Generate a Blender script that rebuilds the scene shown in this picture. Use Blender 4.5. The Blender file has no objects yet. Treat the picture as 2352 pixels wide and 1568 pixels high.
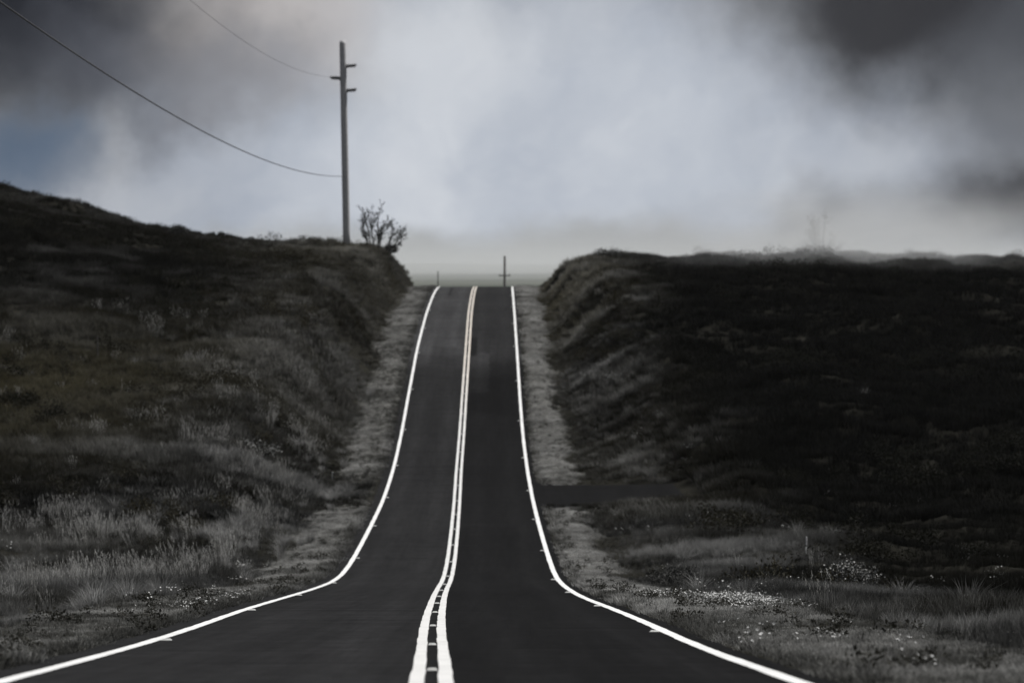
import bpy, bmesh, math, random
import numpy as np
from mathutils import Vector, Matrix

R = math.radians
S = bpy.context.scene
C = S.collection

# ------------------------------------------------------------------ camera
FPX = 8000.0                       # focal length in units of a 2352 px wide frame (122 mm lens)
cam_d = bpy.data.cameras.new('camera')
cam = bpy.data.objects.new('camera', cam_d)
C.objects.link(cam)
cam.location = (0, 0, 0)
cam.rotation_euler = (R(90), 0, 0)
cam_d.sensor_width = 36.0
cam_d.lens = 36.0 * FPX / 2352.0
cam_d.clip_start = 0.5
cam_d.clip_end = 60000
cam_d.dof.use_dof = True
cam_d.dof.focus_distance = 60.0
cam_d.dof.aperture_fstop = 2.2
S.camera = cam

# ------------------------------------------------------------------ light
SUN_AZ, SUN_EL = R(62), R(60)       # azimuth measured from +Y (view direction) towards +X
w = bpy.data.worlds.new('World')
S.world = w
w.use_nodes = True
nt = w.node_tree
nt.nodes.clear()


def N(tree, typ, **kw):
    n = tree.nodes.new(typ)
    for k, v in kw.items():
        if k == 'ins':
            for i, val in v.items():
                if isinstance(val, bpy.types.NodeSocket):
                    tree.links.new(val, n.inputs[i])
                else:
                    s_ = n.inputs[i]
                    if s_.type == 'VECTOR' and len(val) == 4:
                        val = val[:3]
                    s_.default_value = val
        else:
            setattr(n, k, v)
    return n


def M_(tree, op, a, b=None, c=None, clamp=False):
    ins = {0: a}
    if b is not None:
        ins[1] = b
    if c is not None:
        ins[2] = c
    return N(tree, 'ShaderNodeMath', operation=op, use_clamp=clamp, ins=ins).outputs[0]


def MIX(tree, f, a, b):
    n = N(tree, 'ShaderNodeMix', data_type='RGBA')
    for i, v in ((0, f), (6, a), (7, b)):
        if isinstance(v, bpy.types.NodeSocket):
            tree.links.new(v, n.inputs[i])
        else:
            n.inputs[i].default_value = v
    return n.outputs[2]


def RAMP(tree, f, stops, interp='LINEAR'):
    n = N(tree, 'ShaderNodeValToRGB', ins={0: f})
    n.color_ramp.interpolation = interp
    e = n.color_ramp.elements
    while len(e) < len(stops):
        e.new(0.5)
    for k, (p, col) in enumerate(stops):
        e[k].position = p
        e[k].color = (*col, 1) if len(col) == 3 else col
    return n.outputs[0]


def NOISE(tree, vec, scale, detail=4, rough=0.5, dist=0.0):
    n = N(tree, 'ShaderNodeTexNoise', ins={'Scale': scale, 'Detail': detail, 'Roughness': rough, 'Distortion': dist})
    if vec is not None:
        tree.links.new(vec, n.inputs['Vector'])
    return n.outputs[0]


def SSTEP(tree, v, a, b):
    n = N(tree, 'ShaderNodeMapRange', interpolation_type='SMOOTHSTEP', ins={0: v, 1: a, 2: b, 3: 0.0, 4: 1.0})
    return n.outputs[0]


# sky: clear-air sky seen through gaps of a dark, broken cloud deck that glows over the ridge
sky = N(nt, 'ShaderNodeTexSky', sky_type='NISHITA', sun_disc=False, sun_elevation=SUN_EL, sun_rotation=SUN_AZ)
tc = N(nt, 'ShaderNodeTexCoord')
g = tc.outputs['Generated']
sep = N(nt, 'ShaderNodeSeparateXYZ', ins={0: g})
X, Y, Z = sep.outputs
wn = N(nt, 'ShaderNodeTexNoise', ins={'Scale': 11.0, 'Detail': 6.0, 'Roughness': 0.55})
nt.links.new(g, wn.inputs['Vector'])
off = N(nt, 'ShaderNodeVectorMath', operation='SUBTRACT', ins={0: wn.outputs['Color'], 1: (0.5, 0.5, 0.5)})
sc = N(nt, 'ShaderNodeVectorMath', operation='SCALE', ins={0: off.outputs[0], 'Scale': 0.10})
ad = N(nt, 'ShaderNodeVectorMath', operation='ADD', ins={0: g, 1: sc.outputs[0]})
wv = ad.outputs[0]


def cloud_spot(px, py, rx, ry, soft=1.0):
    """falloff 1 -> 0 round a cloud whose centre lies in the given direction"""
    c = Vector(((px - 1176) / FPX, 1.0, (784 - py) / FPX)).normalized()
    d = N(nt, 'ShaderNodeVectorMath', operation='SUBTRACT', ins={0: wv, 1: tuple(c)})
    s = N(nt, 'ShaderNodeVectorMath', operation='MULTIPLY', ins={0: d.outputs[0], 1: (FPX / rx, 1.0, FPX / ry)})
    l = N(nt, 'ShaderNodeVectorMath', operation='LENGTH', ins={0: s.outputs[0]})
    return M_(nt, 'SUBTRACT', 1.0, SSTEP(nt, l.outputs['Value'], 0.3 * soft, 1.75 * soft))


deck = RAMP(nt, NOISE(nt, wv, 6.0, 6, 0.55), [(0.30, (0.03, 0.033, 0.038)), (0.72, (0.15, 0.155, 0.167))])
glow = cloud_spot(1230, 470, 1120, 680)
glow_col = RAMP(nt, NOISE(nt, wv, 20.0, 5, 0.5), [(0.30, (0.238, 0.262, 0.305)), (0.72, (0.362, 0.378, 0.405))])
col = MIX(nt, glow, deck, glow_col)
warm = cloud_spot(560, 40, 260, 130)
col = MIX(nt, M_(nt, 'MULTIPLY', warm, 0.55), col, (0.36, 0.325, 0.30, 1))
for px, py, rx, ry, k, dk in ((-10, 20, 430, 225, 1.0, (0.008, 0.009, 0.012, 1)), (330, 130, 330, 110, 0.55, (0.07, 0.075, 0.09, 1)),
                              (2080, -20, 420, 240, 0.95, (0.013, 0.013, 0.015, 1)), (2520, 250, 230, 430, 0.55, (0.03, 0.032, 0.038, 1)),
                              (660, 150, 210, 110, 0.35, (0.14, 0.15, 0.17, 1)), (1900, 560, 150, 80, 0.6, (0.07, 0.072, 0.078, 1)),
                              (2380, 560, 220, 110, 0.8, (0.02, 0.02, 0.022, 1))):
    col = MIX(nt, M_(nt, 'MULTIPLY', cloud_spot(px, py, rx, ry), k), col, dk)
band = cloud_spot(1150, 640, 900, 85)
col = MIX(nt, M_(nt, 'MULTIPLY', band, 0.75), col, (0.185, 0.188, 0.186, 1))
skyc = N(nt, 'ShaderNodeVectorMath', operation='SCALE', ins={0: sky.outputs[0], 'Scale': 0.05})
gap = cloud_spot(-30, 345, 170, 90)
col = MIX(nt, M_(nt, 'MULTIPLY', gap, 0.75), col, (0.03, 0.055, 0.095, 1))
thin = M_(nt, 'MULTIPLY', RAMP(nt, NOISE(nt, wv, 4.0, 3, 0.5), [(0.62, (0, 0, 0)), (0.78, (1, 1, 1))]), 0.10)
col = MIX(nt, thin, col, skyc.outputs[0])
bg = N(nt, 'ShaderNodeBackground', ins={0: col, 1: 1.0})
out = N(nt, 'ShaderNodeOutputWorld', ins={0: bg.outputs[0]})

sun_d = bpy.data.lights.new('sun', 'SUN')
sun_d.energy = 2.6
sun_d.angle = R(2.0)
sun_d.color = (1.0, 0.985, 0.965)
sun = bpy.data.objects.new('sun', sun_d)
C.objects.link(sun)
sdir = Vector((math.sin(SUN_AZ) * math.cos(SUN_EL), math.cos(SUN_AZ) * math.cos(SUN_EL), math.sin(SUN_EL)))
sun.rotation_euler = sdir.to_track_quat('Z', 'Y').to_euler()

S.view_settings.view_transform = 'Standard'
S.view_settings.look = 'None'
S.view_settings.gamma = 1.0
S.view_settings.use_curve_mapping = False
S.view_settings.exposure = 0.8
S.render.engine = 'CYCLES'
S.cycles.use_denoising = True
S.cycles.max_bounces = 6
S.cycles.diffuse_bounces = 2
S.cycles.glossy_bounces = 2
S.cycles.transmission_bounces = 2
S.cycles.volume_bounces = 1
S.cycles.volume_step_rate = 1.0
S.cycles.volume_max_steps = 128
S.cycles.transparent_max_bounces = 4

# ------------------------------------------------------------------ numeric helpers
rng = np.random.default_rng(7)
random.seed(7)
_lat = rng.random((256, 256))


def vnoise(x, y, s, seed=0):
    x = np.asarray(x, float) / s + seed * 17.31
    y = np.asarray(y, float) / s + seed * 9.73
    xi = np.floor(x).astype(int)
    yi = np.floor(y).astype(int)
    fx = x - xi
    fy = y - yi
    fx = fx * fx * (3 - 2 * fx)
    fy = fy * fy * (3 - 2 * fy)
    L = lambda a, b: _lat[a & 255, b & 255]
    return ((L(xi, yi) * (1 - fx) + L(xi + 1, yi) * fx) * (1 - fy) + (L(xi, yi + 1) * (1 - fx) + L(xi + 1, yi + 1) * fx) * fy) * 2 - 1


def fbm(x, y, s, seed=0, o=4):
    v = 0
    a = 1.0
    t = 0
    for k in range(o):
        v = v + a * vnoise(x, y, s, seed + k * 3)
        t += a
        a *= 0.5
        s *= 0.5
    return v / t


def sst(v, a, b):
    t = np.clip((np.asarray(v, float) - a) / (b - a), 0, 1)
    return t * t * (3 - 2 * t)


# ------------------------------------------------------------------ road alignment (metres: distance, level, left line, centre, right line)
ROAD = np.array([
    (-80, 4.20, -3.35, -0.10, 3.10), (-30, 0.90, -3.55, 0.00, 2.90), (0, -1.06, -3.80, -0.20, 2.62),
    (27.8, -2.71, -4.09, -0.63, 2.34), (33.2, -3.07, -4.22, -0.76, 2.18), (40.6, -3.53, -4.30, -0.93, 2.10),
    (48.3, -3.96, -4.38, -1.11, 2.02), (59, -4.56, -4.62, -1.30, 1.80), (76, -5.57, -4.92, -1.60, 1.50),
    (89, -6.30, -5.00, -1.78, 1.40), (103, -7.02, -5.09, -1.90, 1.31), (112.5, -7.12, -5.18, -1.97, 1.22),
    (129, -7.02, -5.32, -2.13, 1.06), (149, -6.80, -5.51, -2.35, 0.89), (166, -6.14, -5.66, -2.54, 0.73),
    (184, -4.97, -5.86, -2.66, 0.57), (203, -2.94, -6.00, -2.77, 0.44), (224, -0.45, -6.10, -2.86, 0.31),
    (253, 2.02, -6.23, -3.06, 0.18), (280, 3.75, -6.33, -3.16, 0.08), (298, 4.62, -6.37, -3.20, 0.03),
    (312, 4.95, -6.40, -3.22, 0.0), (330, 4.95, -6.5, -3.3, -0.1), (360, 4.1, -6.7, -3.5, -0.3),
    (400, 2.0, -7.1, -3.9, -0.7), (470, -3.0, -7.8, -4.6, -1.4), (560, -10.0, -8.8, -5.6, -2.4)])
_dd = np.arange(-80, 560.01, 0.5)


def _smooth(v, sig):
    k = int(sig * 6)
    kk = np.exp(-0.5 * (np.arange(-k, k + 1) * 0.5 / sig) ** 2)
    kk /= kk.sum()
    vp = np.concatenate([v[0] + (v[1] - v[0]) * np.arange(-k, 0), v, v[-1] + (v[-1] - v[-2]) * np.arange(1, k + 1)])
    return np.convolve(vp, kk, 'valid')


_rz, _xl, _xc, _xr = [_smooth(np.interp(_dd, ROAD[:, 0], ROAD[:, i]), s) for i, s in ((1, 5.0), (2, 6.0), (3, 5.0), (4, 6.0))]
rz = lambda d: np.interp(d, _dd, _rz)
xl = lambda d: np.interp(d, _dd, _xl)
xc = lambda d: np.interp(d, _dd, _xc)
xr = lambda d: np.interp(d, _dd, _xr)
SH_L, SH_R = 0.42, 0.30             # paved margin outside the edge lines

ZL = np.array([(-80, 4.5), (0, -0.9), (28, -2.8), (60, -4.9), (85, -6.3), (105, -7.0), (130, -6.6), (150, -5.3), (170, -3.0), (190, -0.4),
               (215, 2.6), (240, 4.8), (265, 6.5), (285, 7.5), (305, 7.7), (330, 7.2), (380, 4), (470, -5), (620, -14),
               (800, 2), (1000, 15.0), (1500, 27), (2000, 41), (2400, 53), (2600, 55.5), (2800, 54), (3500, 20), (7000, -40)])
ZR = np.array([(-80, 4.5), (0, -0.9), (28, -2.8), (60, -5.0), (85, -6.4), (105, -7.0), (130, -6.9), (150, -6.0), (170, -3.7), (190, -1.2),
               (215, 2.0), (240, 4.4), (265, 5.9), (285, 6.6), (305, 6.7), (330, 6.2), (380, 3), (470, -5), (620, -14),
               (800, 2), (1000, 15.0), (1500, 27), (2000, 41), (2400, 53), (2600, 55.5), (2800, 54), (3500, 20), (7000, -40)])


def lateral(x, d):
    return xl(d) - x, x - xr(d)       # distance outside the left / right line


def ground_z(x, d):
    x = np.asarray(x, float)
    d = np.asarray(d, float)
    ul, ur = lateral(x, d)
    left = ul > ur
    u = np.maximum(np.maximum(ul, ur), 0)
    nat = np.where(left, np.interp(d, ZL[:, 0], ZL[:, 1]), np.interp(d, ZR[:, 0], ZR[:, 1]))
    hill = sst(d, 120, 220) * (1 - sst(d, 300, 480))
    side = np.where(left, 0.0048 * np.clip(u - 5, 0, 40) ** 2, -0.0004 * np.clip(u - 5, 0, 40) ** 2)
    nat = nat + side * hill
    near = 1 - sst(d, 450, 700)
    amp = near * (0.25 + 0.75 * sst(d, 110, 190))
    nat = nat + amp * (0.75 * fbm(x, d, 11, 1) + 0.28 * fbm(x, d, 3.2, 5, 3))
    nat = nat + 0.55 * near * sst(d, 235, 275) * np.maximum(fbm(x, d * 0.5, 2.4, 191, 3), -0.15)
    rid = fbm(x * 0.75 + d * 0.35, d * 0.22 - x * 0.10, 1.25, 9, 3)     # combed, leaning hummocks on the right bank
    nat = nat + np.where(left, 0.14, 0.55) * rid * near * sst(u, 2.5, 5)
    far = sst(d, 800, 2500)
    nat = nat + far * 3.0 * fbm(x, d, 420, 21, 4)
    road = rz(d)
    wv = np.where(left, 2.5, 2.3) + 0.35 * vnoise(x * 0.1, d, 9, 31)
    wv = wv + np.where(left, 1.0, 1.8) * (1 - sst(d, 60, 105))
    rag = near * (0.9 * fbm(x * 0.3, d, 7, 141, 3) + 0.7 * fbm(x, d, 2.6, 143, 3)) * sst(d, 90, 150)
    bw = np.where(left, np.interp(d, [90, 170, 230, 290], [6.0, 6.0, 4.4, 2.6]), np.interp(d, [90, 170, 230, 290], [6.5, 7.5, 5.5, 3.0]))
    bank = sst(u, wv + 0.35 * np.maximum(rag, -0.6), wv + bw + 1.6 * rag)
    ditch = -0.12 * np.exp(-((u - wv) / 0.6) ** 2) * near
    bank = np.maximum(bank, sst(d, 480, 600))
    verge = road - 0.03 + 0.05 * sst(u, 0.35, 0.8) + 0.03 * fbm(x, d, 0.9, 41, 2)
    z = verge * (1 - bank) + nat * bank + ditch
    # side road mouth on the right
    sd = np.exp(-np.maximum(np.abs(d - 150.5) - 6.5, 0) ** 2 / 5.0) * (1 - sst(ur, 6.2, 9.0)) * (~left)
    z = z * (1 - sd) + (road - 0.045 + 0.02 * ur) * sd
    under = (ul < SH_L - 0.03) & (ur < SH_R - 0.03)
    z = np.where(under & (d < 560), road - 0.10, z)
    return z


# ------------------------------------------------------------------ materials
def mat(name):
    m = bpy.data.materials.new(name)
    m.use_nodes = True
    t = m.node_tree
    t.nodes.clear()
    o = t.nodes.new('ShaderNodeOutputMaterial')
    b = t.nodes.new('ShaderNodeBsdfPrincipled')
    t.links.new(b.outputs[0], o.inputs[0])
    return m, t, b


def setin(t, b, k, v):
    if isinstance(v, bpy.types.NodeSocket):
        t.links.new(v, b.inputs[k])
    else:
        b.inputs[k].default_value = v


def simple(name, c1, c2, scale, rough=0.8, detail=4, bump=0.0, metal=0.0, coord='Object'):
    m, t, b = mat(name)
    tcn = N(t, 'ShaderNodeTexCoord')
    n = NOISE(t, tcn.outputs[coord], scale, detail, 0.6)
    setin(t, b, 'Base Color', RAMP(t, n, [(0.3, c1), (0.7, c2)]))
    setin(t, b, 'Roughness', rough)
    setin(t, b, 'Metallic', metal)
    if bump:
        bn = N(t, 'ShaderNodeBump', ins={'Strength': 0.6, 'Distance': bump, 'Height': n})
        setin(t, b, 'Normal', bn.outputs[0])
    return m


def grass_mat(name, dark, light, olive, transl=0.35, tip=1.5, spec=0.03):
    """blades: colour per tuft, paler towards the dry tips"""
    m = bpy.data.materials.new(name)
    m.use_nodes = True
    t = m.node_tree
    t.nodes.clear()
    o = t.nodes.new('ShaderNodeOutputMaterial')
    a = N(t, 'ShaderNodeAttribute', attribute_name='tone', attribute_type='INSTANCER').outputs['Fac']
    a2 = N(t, 'ShaderNodeAttribute', attribute_name='hue', attribute_type='INSTANCER').outputs['Fac']
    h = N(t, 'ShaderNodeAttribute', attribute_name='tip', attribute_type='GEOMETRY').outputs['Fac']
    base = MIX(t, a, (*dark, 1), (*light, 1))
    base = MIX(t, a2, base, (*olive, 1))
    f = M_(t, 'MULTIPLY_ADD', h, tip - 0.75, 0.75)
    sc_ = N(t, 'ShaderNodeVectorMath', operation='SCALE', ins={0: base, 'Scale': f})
    d = N(t, 'ShaderNodeBsdfPrincipled', ins={'Base Color': sc_.outputs[0], 'Roughness': 0.6, 'Specular IOR Level': spec})
    tr = N(t, 'ShaderNodeBsdfTranslucent', ins={0: sc_.outputs[0]})
    mx = N(t, 'ShaderNodeMixShader', ins={0: transl, 1: d.outputs[0], 2: tr.outputs[0]})
    t.links.new(mx.outputs[0], o.inputs[0])
    return m


def asphalt_mat():
    m, t, b = mat('asphalt')
    geo = N(t, 'ShaderNodeNewGeometry')
    P = geo.outputs['Position']
    at = N(t, 'ShaderNodeAttribute', attribute_name='lane', attribute_type='GEOMETRY').outputs['Fac']   # metres from centre line
    fine = NOISE(t, P, 40.0, 5, 0.75)
    mp = N(t, 'ShaderNodeMapping', ins={0: P, 3: (1.3, 0.045, 0.0)})
    streak = NOISE(t, mp.outputs[0], 1.0, 4, 0.6)
    mp2 = N(t, 'ShaderNodeMapping', ins={0: P, 3: (0.16, 1.3, 0.0)})
    cross = NOISE(t, mp2.outputs[0], 1.0, 4, 0.65)
    mp3 = N(t, 'ShaderNodeMapping', ins={0: P, 3: (7.0, 0.16, 0.0)})
    fstreak = NOISE(t, mp3.outputs[0], 1.0, 4, 0.7)
    big = NOISE(t, P, 0.07, 3, 0.5)
    mott = NOISE(t, P, 3.2, 5, 0.7)
    base = RAMP(t, fine, [(0.2, (0.010, 0.010, 0.0104)), (0.55, (0.0165, 0.0165, 0.017)), (0.9, (0.034, 0.034, 0.034))])
    f = M_(t, 'MULTIPLY', M_(t, 'MULTIPLY_ADD', streak, 0.8, 0.6), M_(t, 'MULTIPLY_ADD', fstreak, 0.8, 0.6))
    f = M_(t, 'MULTIPLY', f, M_(t, 'MULTIPLY_ADD', big, 0.5, 0.75))
    f = M_(t, 'MULTIPLY', f, M_(t, 'MULTIPLY_ADD', mott, 1.3, 0.35))
    f = M_(t, 'MULTIPLY', f, RAMP(t, cross, [(0.30, (0.55, 0.55, 0.55)), (0.41, (0.96, 0.96, 0.96)), (0.57, (1, 1, 1)), (0.70, (1.3, 1.3, 1.3))]))
    # left lane paler than the right: its sheen painted into the colour
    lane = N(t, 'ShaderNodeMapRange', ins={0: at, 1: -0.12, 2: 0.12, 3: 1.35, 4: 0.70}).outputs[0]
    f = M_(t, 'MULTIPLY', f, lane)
    # wheel tracks
    ab = M_(t, 'ABSOLUTE', M_(t, 'SUBTRACT', M_(t, 'ABSOLUTE', at), 1.65))
    tr = SSTEP(t, M_(t, 'ABSOLUTE', M_(t, 'SUBTRACT', ab, 0.8)), 0.0, 0.45)
    f = M_(t, 'MULTIPLY', f, M_(t, 'MULTIPLY_ADD', tr, -0.14, 1.06))
    # greyer surfacing higher on the hill and one worn patch in the right lane
    sy = N(t, 'ShaderNodeSeparateXYZ', ins={0: P})
    py = M_(t, 'MULTIPLY_ADD', NOISE(t, P, 0.5, 3, 0.6), 9.0, sy.outputs[1])
    upslope = SSTEP(t, py, 216.0, 228.0)
    f = M_(t, 'MULTIPLY', f, M_(t, 'MULTIPLY_ADD', upslope, 1.15, 1.0))
    ragged = M_(t, 'MULTIPLY_ADD', NOISE(t, P, 1.3, 4, 0.7), 1.6, -0.8)
    for sx, s_y, hw, hl, k in ((0.8, 212.0, 0.6, 9.0, 0.7), (1.6, 201.0, 1.3, 9.0, -0.25), (0.25, 226.0, 0.35, 6.0, -0.45), (-1.5, 221.0, 0.8, 5.0, -0.25), (-1.9, 288.0, 0.10, 9.0, -0.5)):
        qa = M_(t, 'DIVIDE', M_(t, 'SUBTRACT', at, sx), hw)
        qb = M_(t, 'DIVIDE', M_(t, 'SUBTRACT', sy.outputs[1], s_y), hl)
        q = M_(t, 'MAXIMUM', M_(t, 'ABSOLUTE', qa), M_(t, 'ABSOLUTE', qb))
        q = M_(t, 'ADD', q, M_(t, 'MULTIPLY', ragged, 0.9))
        f = M_(t, 'MULTIPLY', f, M_(t, 'MULTIPLY_ADD', M_(t, 'SUBTRACT', 1.0, SSTEP(t, q, 0.92, 1.08)), k, 1.0))
    sl = N(t, 'ShaderNodeVectorMath', operation='SCALE', ins={0: base, 'Scale': f})
    setin(t, b, 'Base Color', sl.outputs[0])
    setin(t, b, 'Roughness', M_(t, 'MULTIPLY_ADD', streak, 0.2, 0.78))
    setin(t, b, 'Specular IOR Level', 0.015)
    bn = N(t, 'ShaderNodeBump', ins={'Strength': 0.5, 'Distance': 0.004, 'Height': fine})
    setin(t, b, 'Normal', bn.outputs[0])
    return m


def paint_mat(name, colr, far_col=None):
    m, t, b = mat(name)
    P = N(t, 'ShaderNodeNewGeometry').outputs['Position']
    n = NOISE(t, P, 14.0, 5, 0.7)
    n2 = NOISE(t, P, 1.1, 3, 0.6)
    c = (*colr, 1)
    if far_col:
        sy = N(t, 'ShaderNodeSeparateXYZ', ins={0: P})
        f = SSTEP(t, M_(t, 'MULTIPLY_ADD', n2, 20.0, sy.outputs[1]), 190.0, 240.0)
        c = MIX(t, f, c, (*far_col, 1))
    wear = RAMP(t, n, [(0.26, (0.40, 0.40, 0.40)), (0.40, (0.92, 0.92, 0.92)), (0.7, (1, 1, 1))])
    w2 = RAMP(t, n2, [(0.3, (0.86, 0.86, 0.86)), (0.6, (1, 1, 1))])
    mm = N(t, 'ShaderNodeVectorMath', operation='MULTIPLY', ins={0: c, 1: wear})
    m3 = N(t, 'ShaderNodeVectorMath', operation='MULTIPLY', ins={0: mm.outputs[0], 1: w2})
    setin(t, b, 'Base Color', m3.outputs[0])
    setin(t, b, 'Roughness', 0.7)
    setin(t, b, 'Specular IOR Level', 0.1)
    return m


def ground_mat():
    m, t, b = mat('hillside_turf')
    P = N(t, 'ShaderNodeNewGeometry').outputs['Position']
    vg = N(t, 'ShaderNodeAttribute', attribute_name='verge', attribute_type='GEOMETRY').outputs['Fac']
    sy = N(t, 'ShaderNodeSeparateXYZ', ins={0: P})
    n1 = NOISE(t, P, 6.0, 5, 0.7)
    n2 = NOISE(t, P, 0.25, 4, 0.6)
    turf = RAMP(t, n2, [(0.3, (0.010, 0.010, 0.0085)), (0.7, (0.026, 0.025, 0.021))])
    dry = RAMP(t, n1, [(0.25, (0.06, 0.06, 0.055)), (0.75, (0.20, 0.197, 0.186))])
    near = MIX(t, vg, turf, dry)
    fld = NOISE(t, P, 0.005, 5, 0.6)
    field = RAMP(t, fld, [(0.35, (0.075, 0.083, 0.070)), (0.5, (0.10, 0.108, 0.094)), (0.65, (0.13, 0.136, 0.12))])
    c = MIX(t, SSTEP(t, sy.outputs[1], 500.0, 800.0), near, field)
    setin(t, b, 'Base Color', c)
    setin(t, b, 'Roughness', 0.95)
    setin(t, b, 'Specular IOR Level', 0.0)
    bn = N(t, 'ShaderNodeBump', ins={'Strength': 0.8, 'Distance': 0.05, 'Height': n1})
    setin(t, b, 'Normal', bn.outputs[0])
    return m


MT = {
    'asphalt': asphalt_mat(),
    'edge_paint': paint_mat('white_paint', (0.84, 0.84, 0.83)),
    'centre_paint': paint_mat('cream_paint', (0.74, 0.735, 0.72), (0.70, 0.645, 0.575)),
    'ground': ground_mat(),
    'wood': simple('weathered_wood', (0.48, 0.48, 0.49), (0.66, 0.66, 0.67), 4.0, 0.85, 5, 0.01),
    'dark_wood': simple('dark_old_wood', (0.05, 0.048, 0.045), (0.12, 0.115, 0.11), 5.0, 0.85, 5, 0.01),
    'bark': simple('dark_bark', (0.012, 0.011, 0.010), (0.035, 0.032, 0.029), 9.0, 0.9, 5, 0.01),
    'ceramic': simple('grey_ceramic', (0.16, 0.16, 0.17), (0.24, 0.24, 0.25), 8.0, 0.35),
    'steel': simple('galvanised_steel', (0.25, 0.25, 0.26), (0.42, 0.42, 0.43), 12.0, 0.5, 4, 0, 0.8),
    'cable': simple('cable_sheath', (0.04, 0.04, 0.042), (0.07, 0.07, 0.072), 3.0, 0.6),
    'marker': simple('white_plastic', (0.55, 0.55, 0.53), (0.80, 0.80, 0.78), 30.0, 0.4),
    'stake': simple('bleached_timber', (0.30, 0.29, 0.27), (0.55, 0.54, 0.50), 9.0, 0.8),
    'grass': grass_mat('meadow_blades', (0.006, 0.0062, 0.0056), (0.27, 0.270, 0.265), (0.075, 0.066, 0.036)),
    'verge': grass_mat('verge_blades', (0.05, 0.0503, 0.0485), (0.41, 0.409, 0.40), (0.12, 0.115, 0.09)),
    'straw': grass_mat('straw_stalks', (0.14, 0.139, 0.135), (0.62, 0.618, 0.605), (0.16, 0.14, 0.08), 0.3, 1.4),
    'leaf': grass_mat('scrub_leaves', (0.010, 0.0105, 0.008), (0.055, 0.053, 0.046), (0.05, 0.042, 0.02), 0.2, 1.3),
    'petal': simple('white_petals', (0.34, 0.34, 0.33), (0.68, 0.68, 0.67), 40.0, 0.7),
    'dull_petal': simple('greyish_petals', (0.22, 0.22, 0.21), (0.42, 0.42, 0.41), 40.0, 0.7),
    'shrub_leaf': simple('grey_green_leaves', (0.022, 0.023, 0.019), (0.075, 0.075, 0.066), 3.0, 0.7),
    'dark_leaf': simple('dark_green_leaves', (0.008, 0.0085, 0.0065), (0.030, 0.030, 0.024), 2.0, 0.7),
    'twig': simple('dark_twigs', (0.018, 0.017, 0.016), (0.05, 0.047, 0.044), 6.0, 0.85),
    'stem': simple('green_stems', (0.03, 0.032, 0.024), (0.07, 0.07, 0.058), 6.0, 0.8),
}


# ------------------------------------------------------------------ mesh helpers
def mesh_obj(name, verts, faces, m, parent=None, smooth=False, link=True):
    me = bpy.data.meshes.new(name)
    me.from_pydata([tuple(v) for v in verts], [], faces)
    me.materials.append(m)
    if smooth:
        me.polygons.foreach_set('use_smooth', [True] * len(me.polygons))
    me.update()
    o = bpy.data.objects.new(name, me)
    if link:
        C.objects.link(o)
    if parent is not None:
        o.parent = parent
    return o


def thing(name, label, cat, loc=(0, 0, 0), group=None, rotz=0.0):
    o = bpy.data.objects.new(name, None)
    C.objects.link(o)
    o.location = loc
    o.rotation_euler = (0, 0, rotz)
    o['label'] = label
    o['category'] = cat
    if group:
        o['group'] = group
    return o


def tag(o, label, cat, group=None):
    o['label'] = label
    o['category'] = cat
    if group:
        o['group'] = group
    return o


class Geo:
    def __init__(s):
        s.v = []
        s.f = []

    def tube(s, pts, radii, n=6, caps=True):
        pts = [Vector(p) for p in pts]
        i0 = len(s.v)
        for i, p in enumerate(pts):
            t = (pts[min(i + 1, len(pts) - 1)] - pts[max(i - 1, 0)]).normalized()
            a = t.cross(Vector((0, 0, 1)) if abs(t.z) < 0.95 else Vector((1, 0, 0))).normalized()
            b = t.cross(a)
            for k in range(n):
                q = 2 * math.pi * k / n
                s.v.append(p + (a * math.cos(q) + b * math.sin(q)) * radii[i])
        for i in range(len(pts) - 1):
            for k in range(n):
                s.f.append((i0 + i * n + k, i0 + i * n + (k + 1) % n, i0 + (i + 1) * n + (k + 1) % n, i0 + (i + 1) * n + k))
        if caps:
            s.f.append(tuple(i0 + k for k in range(n))[::-1])
            s.f.append(tuple(i0 + (len(pts) - 1) * n + k for k in range(n)))

    def leaf(s, p, d, up, l, wd):
        d = d.normalized()
        side = d.cross(up)
        if side.length < 1e-4:
            side = d.cross(Vector((1, 0, 0.3)))
        side.normalize()
        i = len(s.v)
        m_ = p + d * l * 0.5
        s.v += [p, m_ + side * wd * 0.5, p + d * l, m_ - side * wd * 0.5]
        s.f.append((i, i + 1, i + 2, i + 3))

    def box(s, lo, hi, taper=1.0):
        i = len(s.v)
        cx, cy = (lo[0] + hi[0]) / 2, (lo[1] + hi[1]) / 2
        for z, k in ((lo[2], 1.0), (hi[2], taper)):
            for x, y in ((lo[0], lo[1]), (hi[0], lo[1]), (hi[0], hi[1]), (lo[0], hi[1])):
                s.v.append(Vector((cx + (x - cx) * k, cy + (y - cy) * k, z)))
        s.f += [(i, i + 3, i + 2, i + 1), (i + 4, i + 5, i + 6, i + 7), (i, i + 1, i + 5, i + 4), (i + 1, i + 2, i + 6, i + 5), (i + 2, i + 3, i + 7, i + 6), (i + 3, i, i + 4, i + 7)]

    def obj(s, name, m, parent=None, smooth=False, link=True):
        return mesh_obj(name, s.v, s.f, m, parent, smooth, link)


rv = lambda: Vector((random.gauss(0, 1), random.gauss(0, 1), random.gauss(0, 1))).normalized()

# ------------------------------------------------------------------ ground
drow = np.concatenate([np.arange(-60, 20, 4.0), np.arange(20, 140, 0.55), np.arange(140, 330, 0.75), np.arange(330, 480, 4.0), np.geomspace(484, 7000, 110)])
ucol = np.concatenate([np.arange(0, 0.8, 0.1), np.arange(0.8, 8, 0.3), np.arange(8, 46, 0.6), np.geomspace(46.6, 2500, 40)])
lane_cols = np.array([0.0, 0.33, 0.66, 1.0])


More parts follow.
